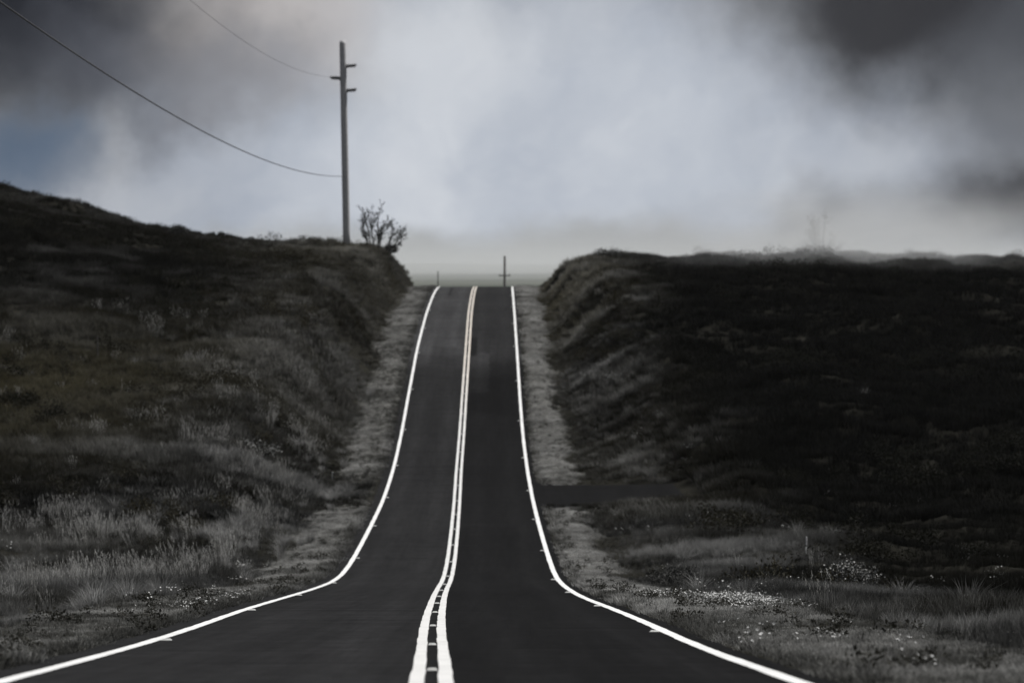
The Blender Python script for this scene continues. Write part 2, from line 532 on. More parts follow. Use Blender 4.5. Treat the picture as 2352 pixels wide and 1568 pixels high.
def ground_sheet():
    nd = len(drow)
    xs = []
    L = xl(drow)[:, None]
    Rr = xr(drow)[:, None]
    xs = np.concatenate([L - ucol[::-1][None, :], L + (Rr - L) * lane_cols[None, 1:-1], Rr + ucol[None, :]], axis=1)
    dd = np.repeat(drow[:, None], xs.shape[1], axis=1)
    z = ground_z(xs, dd)
    nc = xs.shape[1]
    verts = np.stack([xs, dd, z], -1).reshape(-1, 3)
    i = np.arange(nd - 1)[:, None] * nc + np.arange(nc - 1)[None, :]
    f = np.stack([i, i + 1, i + nc + 1, i + nc], -1).reshape(-1, 4)
    me = bpy.data.meshes.new('ground')
    me.vertices.add(len(verts))
    me.vertices.foreach_set('co', verts.ravel())
    me.loops.add(f.size)
    me.loops.foreach_set('vertex_index', f.ravel())
    me.polygons.add(len(f))
    me.polygons.foreach_set('loop_start', np.arange(0, f.size, 4))
    me.polygons.foreach_set('use_smooth', np.ones(len(f), bool))
    me.update()
    me.validate()
    at = me.attributes.new('verge', 'FLOAT', 'POINT')
    at.data.foreach_set('value', verge_mask(xs, dd).ravel().astype(np.float32))
    me.materials.append(MT['ground'])
    o = bpy.data.objects.new('ground', me)
    C.objects.link(o)
    o['kind'] = 'structure'
    return o


def verge_mask(x, d):
    ul, ur = lateral(x, d)
    left = ul > ur
    u = np.maximum(ul, ur)
    wv = np.where(left, 2.3, 2.0) + 0.35 * vnoise(x * 0.1, d, 9, 31) + 0.35 * vnoise(x, d, 1.7, 33) + 0.5 * fbm(x, d, 5.0, 35, 3)
    wv = wv + np.where(left, 0.4, 1.5) * (1 - sst(d, 60, 105))
    m = sst(u, 0.35, 0.75) * (1 - sst(u, wv - 0.35, wv + 0.35))
    gap_l = sst(d, 141, 145) * (1 - sst(d, 160, 168))
    m = m * (1 - 0.9 * gap_l * left)
    sd = (np.abs(d - 150.5) < 9.0) & (~left)
    m = np.where(sd, m * 0.3, m)
    return m * (1 - sst(d, 300, 330))


ground_sheet()


# ------------------------------------------------------------------ road with painted lines
def strip(name, d0, d1, step, xa, xb, dz, m, parent=None, jit=0.0, cols=1, lane=False):
    d = np.arange(d0, d1 + 1e-6, step)
    a = xa(d)
    b = xb(d)
    if jit:
        a = a + jit * (vnoise(d, d * 0, 0.9, 51) + 0.6 * vnoise(d, d * 0, 0.31, 55))
        b = b + jit * (vnoise(d, d * 0, 1.1, 61) + 0.6 * vnoise(d, d * 0, 0.27, 65))
    k = np.linspace(0, 1, cols + 1)
    xs = a[:, None] + (b - a)[:, None] * k[None, :]
    ds = np.repeat(d[:, None], cols + 1, 1)
    zs = rz(ds) + dz
    verts = np.stack([xs, ds, zs], -1).reshape(-1, 3)
    nc = cols + 1
    faces = [(i * nc + j, i * nc + j + 1, (i + 1) * nc + j + 1, (i + 1) * nc + j) for i in range(len(d) - 1) for j in range(cols)]
    o = mesh_obj(name, verts, faces, m, parent)
    if lane:
        at = o.data.attributes.new('lane', 'FLOAT', 'POINT')
        at.data.foreach_set('value', (xs - xc(ds)).ravel().astype(np.float32))
    return o


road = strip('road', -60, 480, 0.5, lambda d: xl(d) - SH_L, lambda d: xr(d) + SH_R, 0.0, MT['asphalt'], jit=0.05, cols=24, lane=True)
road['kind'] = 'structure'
EW = 0.15
strip('edge_line', -60, 470, 0.25, lambda d: xl(d) - EW / 2, lambda d: xl(d) + EW / 2, 0.004, MT['edge_paint'], road, 0.008)
strip('edge_line', -60, 470, 0.25, lambda d: xr(d) - EW / 2, lambda d: xr(d) + EW / 2, 0.004, MT['edge_paint'], road, 0.008)
strip('centre_line', -60, 470, 0.25, lambda d: xc(d) - 0.178, lambda d: xc(d) - 0.058, 0.004, MT['centre_paint'], road, 0.007)
strip('centre_line', -60, 470, 0.25, lambda d: xc(d) + 0.058, lambda d: xc(d) + 0.178, 0.004, MT['centre_paint'], road, 0.007)

# side road mouth
sv, sf = [], []
nu, nd_ = 22, 16
for i in range(nu + 1):
    u = SH_R - 0.25 + 8.0 * i / nu
    fl = 0.62 + 0.38 * math.exp(-u / 1.6)
    for j in range(nd_ + 1):
        dj = 150.5 + (j / nd_ - 0.5) * 17.0 * fl + 0.15 * math.sin(i * 2.3) * (j in (0, nd_)) + 0.12 * u
        sv.append((float(xr(dj)) + u, dj, float(rz(dj)) - 0.006 + 0.018 * max(u - 0.2, 0)))
for i in range(nu):
    for j in range(nd_):
        a = i * (nd_ + 1) + j
        sf.append((a, a + nd_ + 1, a + nd_ + 2, a + 1))
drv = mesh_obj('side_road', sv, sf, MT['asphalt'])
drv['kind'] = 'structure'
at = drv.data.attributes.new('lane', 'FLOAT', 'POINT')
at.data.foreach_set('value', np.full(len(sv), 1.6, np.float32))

# ------------------------------------------------------------------ haze
g_ = Geo()
g_.box((-2700, -90, -60), (2700, 7300, 66))
hz = mesh_obj('haze', g_.v, g_.f, MT['ground'])
hz['kind'] = 'stuff'
hm = bpy.data.materials.new('haze_air')
hm.use_nodes = True
ht = hm.node_tree
ht.nodes.clear()
ho = ht.nodes.new('ShaderNodeOutputMaterial')
hv = N(ht, 'ShaderNodeVolumePrincipled', ins={'Color': (0.96, 0.97, 1.0, 1), 'Density': 1 / 45000.0, 'Anisotropy': 0.25})
ht.links.new(hv.outputs[0], ho.inputs['Volume'])
hz.data.materials.clear()
hz.data.materials.append(hm)


# mist lying on the rising fields beyond the crest
g_ = Geo()
for d_, zt in ((820, 36.0), (1830, 63.5), (2440, 63.5)):
    for x_ in (-560, 560):
        g_.v += [Vector((x_, d_, -25)), Vector((x_, d_, zt))]
g_.f += [(0, 2, 3, 1), (8, 9, 11, 10), (0, 1, 5, 4), (4, 5, 9, 8), (2, 6, 7, 3), (6, 10, 11, 7), (1, 3, 7, 5), (5, 7, 11, 9), (0, 4, 6, 2), (4, 8, 10, 6)]
fb = mesh_obj('fog_bank', g_.v, g_.f, MT['ground'])
fb['kind'] = 'stuff'
fm = bpy.data.materials.new('drifting_mist')
fm.use_nodes = True
ft = fm.node_tree
ft.nodes.clear()
fo_ = ft.nodes.new('ShaderNodeOutputMaterial')
P_ = N(ft, 'ShaderNodeNewGeometry').outputs['Position']
sp = N(ft, 'ShaderNodeSeparateXYZ', ins={0: P_})
above = M_(ft, 'SUBTRACT', sp.outputs[2], M_(ft, 'MULTIPLY_ADD', sp.outputs[1], 0.0277, -13.0))
mpn = N(ft, 'ShaderNodeMapping', ins={0: P_, 3: (0.011, 0.006, 0.030)})
nz = NOISE(ft, mpn.outputs[0], 1.0, 3, 0.55, 0.3)
dens = M_(ft, 'SUBTRACT', 1.0, SSTEP(ft, above, -4.0, 25.0))
dens = M_(ft, 'MULTIPLY', dens, M_(ft, 'MULTIPLY_ADD', nz, 1.6, 0.2))
dens = M_(ft, 'MULTIPLY', dens, SSTEP(ft, sp.outputs[1], 820.0, 1900.0))
dens = M_(ft, 'MULTIPLY', dens, M_(ft, 'SUBTRACT', 1.0, SSTEP(ft, M_(ft, 'ABSOLUTE', sp.outputs[0]), 330.0, 560.0)))
dens = M_(ft, 'MULTIPLY', dens, M_(ft, 'SUBTRACT', 1.0, SSTEP(ft, sp.outputs[2], 52.0, 64.0)))
dens = M_(ft, 'MULTIPLY', dens, 1 / 430.0)
fv = N(ft, 'ShaderNodeVolumePrincipled', ins={'Color': (0.93, 0.945, 0.95, 1), 'Density': dens, 'Anisotropy': 0.2})
ft.links.new(fv.outputs[0], fo_.inputs['Volume'])
fb.data.materials.clear()
fb.data.materials.append(fm)


# thin mist trailing over the top of the right-hand hill
bm_ = bmesh.new()
bmesh.ops.create_icosphere(bm_, subdivisions=3, radius=1.0)
mw = bpy.data.meshes.new('mist_wisp')
bm_.to_mesh(mw)
bm_.free()
wisp = bpy.data.objects.new('mist_wisp', mw)
C.objects.link(wisp)
wisp.location = (25, 274, 8.0)
wisp.scale = (21, 56, 5.0)
wisp['kind'] = 'stuff'
wm = bpy.data.materials.new('trailing_mist')
wm.use_nodes = True
wt = wm.node_tree
wt.nodes.clear()
wo = wt.nodes.new('ShaderNodeOutputMaterial')
ob = N(wt, 'ShaderNodeTexCoord').outputs['Object']
ln_ = N(wt, 'ShaderNodeVectorMath', operation='LENGTH', ins={0: ob})
fall = M_(wt, 'SUBTRACT', 1.0, SSTEP(wt, ln_.outputs['Value'], 0.15, 0.98))
wmp = N(wt, 'ShaderNodeMapping', ins={0: ob, 3: (3.2, 2.0, 1.6)})
wd_ = M_(wt, 'MULTIPLY', fall, RAMP(wt, NOISE(wt, wmp.outputs[0], 1.0, 3, 0.5), [(0.35, (0.1, 0.1, 0.1)), (0.62, (1, 1, 1))]))
wvv = N(wt, 'ShaderNodeVolumePrincipled', ins={'Color': (0.93, 0.945, 0.95, 1), 'Density': M_(wt, 'MULTIPLY', wd_, 0.036), 'Anisotropy': 0.2})
wt.links.new(wvv.outputs[0], wo.inputs['Volume'])
mw.materials.append(wm)


# ------------------------------------------------------------------ grass and ground cover
def blade(geo, tips, base, ang, h, wd, bend, seg=3):
    dx, dy = math.cos(ang), math.sin(ang)
    px_, py_ = -dy, dx
    i0 = len(geo.v)
    for k in range(seg):
        t = k / seg
        r = bend * t * t
        ww = wd * (1 - 0.55 * t) / 2
        c = Vector((base[0] + dx * r, base[1] + dy * r, h * (t - 0.18 * bend / max(h, .01) * t * t)))
        geo.v += [c + Vector((px_ * ww, py_ * ww, 0)), c - Vector((px_ * ww, py_ * ww, 0))]
        tips += [t, t]
    geo.v.append(Vector((base[0] + dx * bend, base[1] + dy * bend, h * (1 - 0.18 * bend / max(h, .01)))))
    tips.append(1.0)
    for k in range(seg - 1):
        a = i0 + 2 * k
        geo.f.append((a, a + 1, a + 3, a + 2))
    a = i0 + 2 * (seg - 1)
    geo.f.append((a, a + 1, a + 2))


def finish_tuft(geo, tips, name, m, coll):
    o = geo.obj(name, m, None, False, False)
    at_ = o.data.attributes.new('tip', 'FLOAT', 'POINT')
    at_.data.foreach_set('value', np.array(tips, np.float32))
    coll.objects.link(o)
    return o


def tuft_coll(name, m, nvar, nb, rad, h, wd, bend, lean=0.0):
    coll = bpy.data.collections.new(name)
    for v in range(nvar):
        geo, tips = Geo(), []
        for k in range(nb):
            a = random.uniform(0, 2 * math.pi)
            r = rad * math.sqrt(random.random())
            aa = a + random.gauss(0, 0.7)
            hh = h * random.uniform(0.5, 1.1)
            blade(geo, tips, (r * math.cos(a) , r * math.sin(a)), aa, hh, wd * random.uniform(0.6, 1.3), hh * random.uniform(0.1, bend))
        if lean:
            for p in geo.v:
                p.x += lean * p.z * p.z / h
        finish_tuft(geo, tips, name, m, coll)
    return coll


def straw_coll(name, m, nvar, nb):
    coll = bpy.data.collections.new(name)
    for v in range(nvar):
        geo, tips = Geo(), []
        for k in range(nb):
            a = random.uniform(0, 6.28)
            r = 0.22 * math.sqrt(random.random())
            h = random.uniform(0.45, 0.95)
            bd = h * random.uniform(0.05, 0.3)
            aa = a + random.gauss(0, 0.8)
            blade(geo, tips, (r * math.cos(a), r * math.sin(a)), aa, h, 0.006, bd)
            tip_ = geo.v[-1].copy()
            for q in range(6):                                   # seed head
                i = len(geo.v)
                geo.leaf(tip_ - Vector((0, 0, 0.022 * q)), Vector((random.gauss(0, .5), random.gauss(0, .5), 1)), rv(), 0.05, 0.012)
                tips += [1.0] * (len(geo.v) - i)
        finish_tuft(geo, tips, name, m, coll)
    return coll


def flower_coll(name, nvar, heads, h, size, petal='petal'):
    coll = bpy.data.collections.new(name)
    for v in range(nvar):
        geo = Geo()
        mats = []
        for k in range(heads):
            a = random.uniform(0, 6.28)
            r = 0.16 * math.sqrt(random.random())
            hh = h * random.uniform(0.6, 1.15)
            top = Vector((r * math.cos(a) * 1.5, r * math.sin(a) * 1.5, hh))
            geo.tube([(r * math.cos(a), r * math.sin(a), 0), top * 0.6 + Vector((0, 0, hh * 0.03)), top], [0.003, 0.003, 0.002], 3, False)
            mats += [1] * (len(geo.f) - len(mats))
            nrm = (Vector((0, -0.55, 1)) + 0.5 * rv()).normalized()
            s1 = nrm.cross(Vector((1, 0, 0))).normalized()
            s2 = nrm.cross(s1)
            sz = size * random.uniform(0.7, 1.2)
            for q in range(6):
                b_ = 2 * math.pi * q / 6
                geo.leaf(top, (s1 * math.cos(b_) + s2 * math.sin(b_)) + nrm * 0.25, nrm, sz * 0.55, sz * 0.42)
            mats += [0] * (len(geo.f) - len(mats))
        o = geo.obj(name, MT['petal'], None, False, False)
        o.data.materials.append(MT['stem'])
        o.data.polygons.foreach_set('material_index', mats)
        coll.objects.link(o)
    return coll


def scrub_coll(name, m, nvar, nl, rx, rh, ls):
    coll = bpy.data.collections.new(name)
    for v in range(nvar):
        geo, tips = Geo(), []
        cl = [(random.gauss(0, .45) * rx, random.gauss(0, .45) * rx, rh * random.uniform(.25, .75)) for _ in range(6)]
        for k in range(nl):
            c = Vector(random.choice(cl))
            dirn = rv()
            p = c + Vector((dirn.x * rx * .45, dirn.y * rx * .45, dirn.z * rh * .4)) * (random.random() ** 0.4)
            p.z = max(p.z, 0.02)
            i = len(geo.v)
            geo.leaf(p, (dirn + rv() * 0.8), rv(), ls * random.uniform(.6, 1.3), ls * .5)
            tips += [min(1.0, p.z / rh)] * (len(geo.v) - i)
        finish_tuft(geo, tips, name, m, coll)
    return coll


def scatter(name, x, d, scale, tone, hue, coll, sink=0.02, rot=None, zlift=None):
    n = len(x)
    z = ground_z(x, d) - sink
    me = bpy.data.meshes.new(name)
    me.vertices.add(n)
    me.vertices.foreach_set('co', np.stack([x, d, z], -1).astype(np.float32).ravel())
    nv = len(coll.objects)
    e = np.zeros((n, 3), np.float32)
    e[:, 2] = rng.uniform(0, 6.283, n) if rot is None else rot
    e[:, 0] = rng.normal(0, 0.12, n)
    e[:, 1] = rng.normal(0, 0.12, n)
    for nm, ty, fld, dat in (('rot', 'FLOAT_VECTOR', 'vector', e), ('scl', 'FLOAT', 'value', scale), ('pick', 'INT', 'value', rng.integers(0, nv, n)),
                             ('tone', 'FLOAT', 'value', np.clip(tone, 0, 1)), ('hue', 'FLOAT', 'value', np.clip(hue, 0, 1))):
        at_ = me.attributes.new(nm, ty, 'POINT')
        at_.data.foreach_set(fld, np.asarray(dat, np.int32 if ty == 'INT' else np.float32).ravel())
    o = bpy.data.objects.new(name, me)
    C.objects.link(o)
    o['kind'] = 'stuff'
    t = bpy.data.node_groups.new(name, 'GeometryNodeTree')
    t.interface.new_socket('Geometry', in_out='INPUT', socket_type='NodeSocketGeometry')
    t.interface.new_socket('Geometry', in_out='OUTPUT', socket_type='NodeSocketGeometry')
    gi = t.nodes.new('NodeGroupInput')
    go = t.nodes.new('NodeGroupOutput')
    ci = t.nodes.new('GeometryNodeCollectionInfo')
    ci.inputs['Collection'].default_value = coll
    ci.inputs['Separate Children'].default_value = True
    ci.inputs['Reset Children'].default_value = True
    ip = t.nodes.new('GeometryNodeInstanceOnPoints')
    ip.inputs['Pick Instance'].default_value = True

    def attr(nm, ty):
        a = t.nodes.new('GeometryNodeInputNamedAttribute')
        a.data_type = ty
        a.inputs['Name'].default_value = nm
        return [s for s in a.outputs if s.enabled and s.name == 'Attribute'][0]
    er = t.nodes.new('FunctionNodeEulerToRotation')
    t.links.new(attr('rot', 'FLOAT_VECTOR'), er.inputs[0])
    t.links.new(gi.outputs[0], ip.inputs['Points'])
    t.links.new(ci.outputs[0], ip.inputs['Instance'])
    t.links.new(attr('pick', 'INT'), ip.inputs['Instance Index'])
    t.links.new(er.outputs[0], ip.inputs['Rotation'])
    t.links.new(attr('scl', 'FLOAT'), ip.inputs['Scale'])
    t.links.new(ip.outputs[0], go.inputs[0])
    md = o.modifiers.new('scatter', 'NODES')
    md.node_group = t
    return o


def sample(dens, d0, d1, n_cap=400000, half=0.152, extra=4.0):
    """random points in the wedge of land the view takes in, thinned by dens(x, d) per square metre"""
    xs, ds = [], []
    edges = np.arange(d0, d1, 4.0)
    for a in edges:
        b = min(a + 4.0, d1)
        hw = half * b + extra
        tx = np.linspace(-hw, hw, 60)
        mx = float(np.max(dens(np.repeat(tx, 3), np.tile(np.linspace(a, b, 3), 60)))) * 1.1 + 1e-6
        n = rng.poisson(mx * (b - a) * 2 * hw)
        x = rng.uniform(-hw, hw, n)
        d = rng.uniform(a, b, n)
        k = rng.random(n) * mx < dens(x, d)
        xs.append(x[k])
        ds.append(d[k])
    return np.concatenate(xs), np.concatenate(ds)


def off_road(x, d):
    ul, ur = lateral(x, d)
    u = np.maximum(ul - SH_L, ur - SH_R)
    sdm = (np.abs(d - 150.8) < 6.2) & (ur > 0) & (ur < 7.4)
    return np.where(sdm, -1.0, u)


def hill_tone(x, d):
    """paler dry patches, dark lush and burnt-dark patches; vignette shade painted over the outer slopes"""
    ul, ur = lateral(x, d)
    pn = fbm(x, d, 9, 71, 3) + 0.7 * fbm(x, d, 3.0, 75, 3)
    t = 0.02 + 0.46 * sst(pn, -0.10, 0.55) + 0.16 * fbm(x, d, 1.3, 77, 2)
    dim_right = sst(ur, 3.5, 12.5) * sst(d, 25, 75)  # vignette darkness of the right hill, painted into the grass tone
    dim_left = sst(ul, 5.5, 17) * sst(d, 60, 150)  # the same painted vignette on the left hill
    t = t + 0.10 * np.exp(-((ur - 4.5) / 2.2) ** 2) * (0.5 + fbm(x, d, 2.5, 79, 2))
    lit_comb = fbm(x * 0.75 + d * 0.35, d * 0.22 - x * 0.10, 1.25, 9, 3)
    t = t + 0.55 * np.clip(lit_comb, 0, 1) * sst(ur, 2.2, 3.5) * (1 - sst(ur, 6, 13)) * sst(d, 95, 125) * (1 - sst(d, 225, 260))  # lit ridge tops of the combed grass painted into the tone
    return t * (1 - 0.72 * dim_right) * (1 - 0.6 * dim_left) - 0.06 * (ur > 0) - 0.10 * dim_right - 0.05 * dim_left


def side_dim(x, d):
    ul, ur = lateral(x, d)
    return (1 - 0.88 * sst(ur, 3.5, 12) * sst(d, 25, 75)) * (1 - 0.72 * sst(ul, 6, 18) * sst(d, 60, 150))  # vignette dimming for plant colours; also thins pale tufts at the sides




def hit(px, py):
    """distance at which the line of sight in that direction meets the ground"""
    dd_ = np.arange(25, 330, 0.25)
    zz_ = (784 - py) / FPX * dd_
    k = np.argmax(ground_z((px - 1176) / FPX * dd_, dd_) > zz_)
    return float(dd_[k])


# tall meadow grass, close range
co_near = tuft_coll('grass_tuft', MT['grass'], 6, 34, 0.20, 0.50, 0.011, 0.75, 0.12)
co_far = tuft_coll('grass_clump', MT['grass'], 5, 40, 0.42, 0.55, 0.030, 0.8, 0.10)
vm = lambda x, d: verge_mask(x, d)
dn = lambda x, d: np.where(off_road(x, d) > 0.15, (1 - (0.97 - 0.25 * sst(fbm(x, d, 2.4, 151, 3), 0.25, 0.5)) * vm(x, d)), 0) * np.interp(d, [20, 60, 130], [22, 17, 11])
x, d = sample(dn, 22, 135)
ul, ur = lateral(x, d)
u = np.maximum(ul, ur)
tl = np.clip(0.75 + 0.55 * fbm(x, d, 4, 81, 3), 0.3, 1.5) * (0.35 + 0.65 * sst(u, 1.5, 5))
tone = hill_tone(x, d) - 0.02 + 0.11 * rng.exponential(1.0, len(x)) * side_dim(x, d) + 0.08 * (1 - sst(u, 2.0, 6))
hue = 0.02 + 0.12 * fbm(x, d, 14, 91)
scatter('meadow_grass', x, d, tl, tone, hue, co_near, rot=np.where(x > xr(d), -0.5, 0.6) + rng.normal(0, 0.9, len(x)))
print('near tufts', len(x))
df = lambda x, d: np.where(off_road(x, d) > 0.3, (1 - (0.97 - 0.25 * sst(fbm(x, d, 2.4, 151, 3), 0.25, 0.5)) * vm(x, d)), 0) * np.interp(d, [130, 200, 330], [7.0, 5.0, 3.5])
x, d = sample(df, 131, 335)
ul, ur = lateral(x, d)
u = np.maximum(ul, ur)
tl = np.clip(0.85 + 0.6 * fbm(x, d, 5, 83, 3), 0.35, 1.6) * (0.45 + 0.55 * sst(u, 2.2, 4.5))
lit_rim = np.exp(-((u - 4.6) / 2.4) ** 2) * sst(d, 225, 268)  # sunlit lip of the banks, painted into the tone
tone = hill_tone(x, d) - 0.02 + 0.10 * rng.exponential(1.0, len(x)) * side_dim(x, d) + 0.36 * lit_rim * (0.6 + fbm(x, d, 3, 161))
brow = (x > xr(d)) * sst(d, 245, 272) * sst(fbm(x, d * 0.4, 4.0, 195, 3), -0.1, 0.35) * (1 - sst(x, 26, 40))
tone = tone + 0.16 * brow  # dry brown grass on the brow, with its lit look painted in
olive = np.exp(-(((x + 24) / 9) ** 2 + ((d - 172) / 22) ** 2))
hue = (0.10 + 0.25 * fbm(x, d, 16, 93) + 0.25 * sst(d, 200, 260)) * side_dim(x, d) ** 1.5 + 0.6 * olive + 0.25 * brow
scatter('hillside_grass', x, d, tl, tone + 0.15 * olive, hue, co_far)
print('far tufts', len(x))
# short verge grass
co_v = tuft_coll('verge_tuft', MT['verge'], 5, 26, 0.13, 0.085, 0.010, 1.1)
dv = lambda x, d: vm(x, d) * (off_road(x, d) > 0.02) * np.interp(d, [25, 100, 200, 310], [75, 55, 40, 28])
x, d = sample(dv, 22, 312)
tone = 0.36 + 0.40 * fbm(x, d, 5, 101) + 0.45 * fbm(x, d * 0.5, 0.8, 103, 3) + 0.16 * rng.normal(size=len(x)) + 0.12 * sst(d, 85, 120)
tone = tone + 0.18 * ((x - xr(d)) > 0) - 0.1
ed = np.minimum(np.abs(xl(d) - SH_L - x), np.abs(x - xr(d) - SH_R))
tone = tone - 0.5 * sst(x - xr(d), 1.8, 4.2) - 0.2 * (ed < 0.35) - 0.14 * (1 - sst(d, 45, 85))  # road-edge shade and vignette of the near and outer verge put into the tone
scl = np.clip(0.9 + 0.5 * fbm(x, d, 2.5, 107), 0.5, 1.6) * np.interp(d, [25, 150, 310], [1, 1.2, 1.6]) * (1 + 0.7 * (ed < 0.3))
scatter('verge_grass', x, d, scl, tone, 0.1 + 0 * x, co_v)
print('verge tufts', len(x))
# rank weeds breaking up the mown verge and creeping over its edges
co_w = scrub_coll('verge_weed', MT['leaf'], 4, 90, 0.20, 0.20, 0.055)
dw = lambda x, d: (off_road(x, d) > -0.02) * vm(x, d) * (0.25 + 2.6 * sst(fbm(x, d, 2.0, 181, 3), 0.1, 0.5) + 1.6 * (off_road(x, d) < 0.3)) * (1 - sst(d, 200, 260))
x, d = sample(dw, 24, 260)
scatter('verge_weeds', x, d, rng.uniform(0.35, 1.1, len(x)), 0.15 + 0.6 * rng.random(len(x)), 0.05 + 0 * x, co_w, 0.01)
# pale arching tussocks standing out of the dark meadow
co_t = tuft_coll('tussock', MT['grass'], 5, 90, 0.14, 0.62, 0.010, 1.3)
dt_ = lambda x, d: (off_road(x, d) > 0.9) * (1 - vm(x, d)) * side_dim(x, d) * np.where(x < xl(d), 0.40, 0.05) * sst(fbm(x, d, 6, 171, 3), -0.1, 0.3) * (1 - sst(d, 150, 230))
x, d = sample(dt_, 34, 230)
scatter('tussock_grass', x, d, rng.uniform(0.6, 1.15, len(x)), 0.5 + 0.5 * rng.random(len(x)), 0 * x, co_t)
# straw-coloured seeding grass, in drifts mostly left
co_s = straw_coll('seeding_grass', MT['straw'], 5, 18)


def ds_(x, d):
    ul, ur = lateral(x, d)
    patch = sst(fbm(x, d, 3.6, 111, 3), 0.12, 0.42)
    return np.where(off_road(x, d) > 0, 1, 0) * sst(np.maximum(ul, ur), 2.8, 4.5) * (1 - vm(x, d)) * patch * side_dim(x, d) * np.where(ul > 0, 2.2, 0.10 * (1 - sst(d, 100, 125))) * (1 - sst(d, 170, 220))


x, d = sample(ds_, 30, 220)
scatter('seeding_grass', x, d, rng.uniform(0.6, 1.15, len(x)), 0.2 + 0.6 * rng.random(len(x)), 0.05 + 0.15 * rng.random(len(x)), co_s)
# low dark scrub on the hills
co_b = scrub_coll('low_scrub', MT['leaf'], 5, 420, 0.75, 0.8, 0.10)


def db(x, d):
    ul, ur = lateral(x, d)
    patch = sst(fbm(x, d, 13, 121, 3), 0.02, 0.35)
    return np.where(off_road(x, d) > 0, 1, 0) * sst(np.maximum(ul, ur), 3.8, 6) * patch * np.interp(d, [60, 110, 160, 320], [0.0, 0.12, 0.30, 0.24])


x, d = sample(db, 60, 330)
scatter('low_scrub', x, d, rng.uniform(0.45, 1.35, len(x)), (0.25 + 0.3 * fbm(x, d, 6, 125) + 0.15 * rng.random(len(x))) * side_dim(x, d), (0.15 + 0.3 * rng.random(len(x))) * side_dim(x, d), co_b, 0.08)
print('scrub', len(x))
# white wild flowers
co_f = flower_coll('wild_flower', 6, 5, 0.42, 0.042)


def dfl(x, d):
    ul, ur = lateral(x, d)
    p = sst(fbm(x, d, 4.5, 131, 3), 0.08, 0.45)
    strip_ = np.exp(-((ul - 1.9) / 0.5) ** 2) * (d > 55) * (d < 90) * 0.35
    return np.where(off_road(x, d) > 0.2, 1, 0) * ((ul > 2.2) * p * np.interp(d, [28, 50, 110, 140], [1.0, 1.3, 0.8, 0.3]) + strip_ + (ur > 2.0) * p * np.interp(d, [30, 60, 110, 140], [0.5, 0.8, 0.7, 0.25]))


x, d = sample(dfl, 28, 140)
scatter('wild_flowers', x, d, rng.uniform(0.55, 1.05, len(x)), 0 * x, 0 * x, co_f)
print('flowers', len(x))
# dense drift of low white flowers on the right verge and two smaller drifts on the right bank
co_f2 = flower_coll('low_flower', 6, 9, 0.16, 0.036)
xs, ds2 = [], []
for px, py, sx, sd_, n in ((1690, 1385, 0.42, 3.0, 280), (1620, 1380, 0.4, 2.0, 50), (1780, 1392, 0.5, 3.0, 50), (1520, 1371, 0.35, 1.5, 22), (1900, 1470, 0.6, 4.0, 16),
                             (1468, 1004, 0.25, 1.2, 16), (1560, 1076, 0.3, 1.0, 10), (560, 1378, 0.35, 1.2, 40), (440, 1400, 0.4, 2.5, 30)):
    cd = hit(px, py)
    xs.append(rng.normal((px - 1176) / FPX * cd, sx, n))
    ds2.append(rng.normal(cd, sd_, n))
x, d = np.concatenate(xs), np.concatenate(ds2)
k_ = off_road(x, d) > 0.25
x, d = x[k_], d[k_]
scatter('flower_drift', x, d, rng.uniform(0.6, 1.1, len(x)) * np.interp(d, [100, 180], [1, 1.3]), 0 * x, 0 * x, co_f2, 0.0)


# ------------------------------------------------------------------ things
def at(px, py, dist):
    """a place from its bearing, height angle and distance"""
    return Vector(((px - 1176) / FPX * dist, dist, (784 - py) / FPX * dist))


def gz(x, d):
    return float(ground_z(np.array([x]), np.array([d]))[0])


# utility pole on the left shoulder of the hill
PD = 284.0
pb = at(797, 552, PD)
pb.z = gz(pb.x, PD) - 0.4
ptop = at(787, 94, PD)
pole = thing('utility_pole', 'tall grey wooden utility pole leaning slightly on the left hilltop beside the bare shrub', 'utility pole', pb)
hgt = ptop.z - pb.z
lx = ptop.x - pb.x
g_ = Geo()
g_.tube([(lx * t, 0, hgt * t) for t in (0, .1, .25, .4, .55, .7, .85, .985, 1.0)], [.31, .308, .302, .297, .29, .283, .276, .27, .22], 14)
g_.obj('pole', MT['wood'], pole, True)
for py, sgn, ln in ((152, 1, 1.08), (180, -1, 1.08), (208, 1, 1.05)):
    zz = (784 - py) / FPX * PD - pb.z
    xx = lx * zz / hgt
    g_ = Geo()
    g_.tube([(xx + sgn * 0.10, -0.02, zz - 0.28), (xx + sgn * 0.30, -0.02, zz - 0.14), (xx + sgn * .36, -0.02, zz)], [.05, .05, .05], 6)
    g_.box((xx + min(sgn * .2, sgn * .27), -0.1, zz - 0.40), (xx + max(sgn * .2, sgn * .27), 0.1, zz + 0.16))
    br = g_.obj('bracket', MT['steel'], pole)
    g_ = Geo()
    pts, rr = [], []
    for k in range(11):
        for a_, r_ in ((0.0, .11), (.3, .20), (.6, .11)):
            pts.append((xx + sgn * (.27 + (ln - .3) * (k + a_) / 11), 0, zz + 0.05 * (k / 11)))
            rr.append(r_)
    g_.tube(pts, rr, 9)
    g_.obj('insulator', MT['ceramic'], pole, True)
    g_ = Geo()
    xe = xx + sgn * (ln - .03)
    g_.tube([(xe, -0.12, zz + 0.1), (xe, 0.12, zz + 0.1)], [.06, .06], 6)
    g_.obj('cable_clamp', MT['steel'], pole)


def cable(name, label, p1, zm, dm, a2, x0, rad):
    g_ = Geo()
    pts = []
    for k in range(61):
        dd_ = p1.y + (-6 - p1.y) * k / 60
        pts.append((p1.x + (x0 - p1.x) * k / 60, dd_, zm + a2 * (dd_ - dm) ** 2))
    g_.tube(pts, [rad] * 61, 6)
    return tag(g_.obj(name, MT['cable'], None, True), label, 'cable')


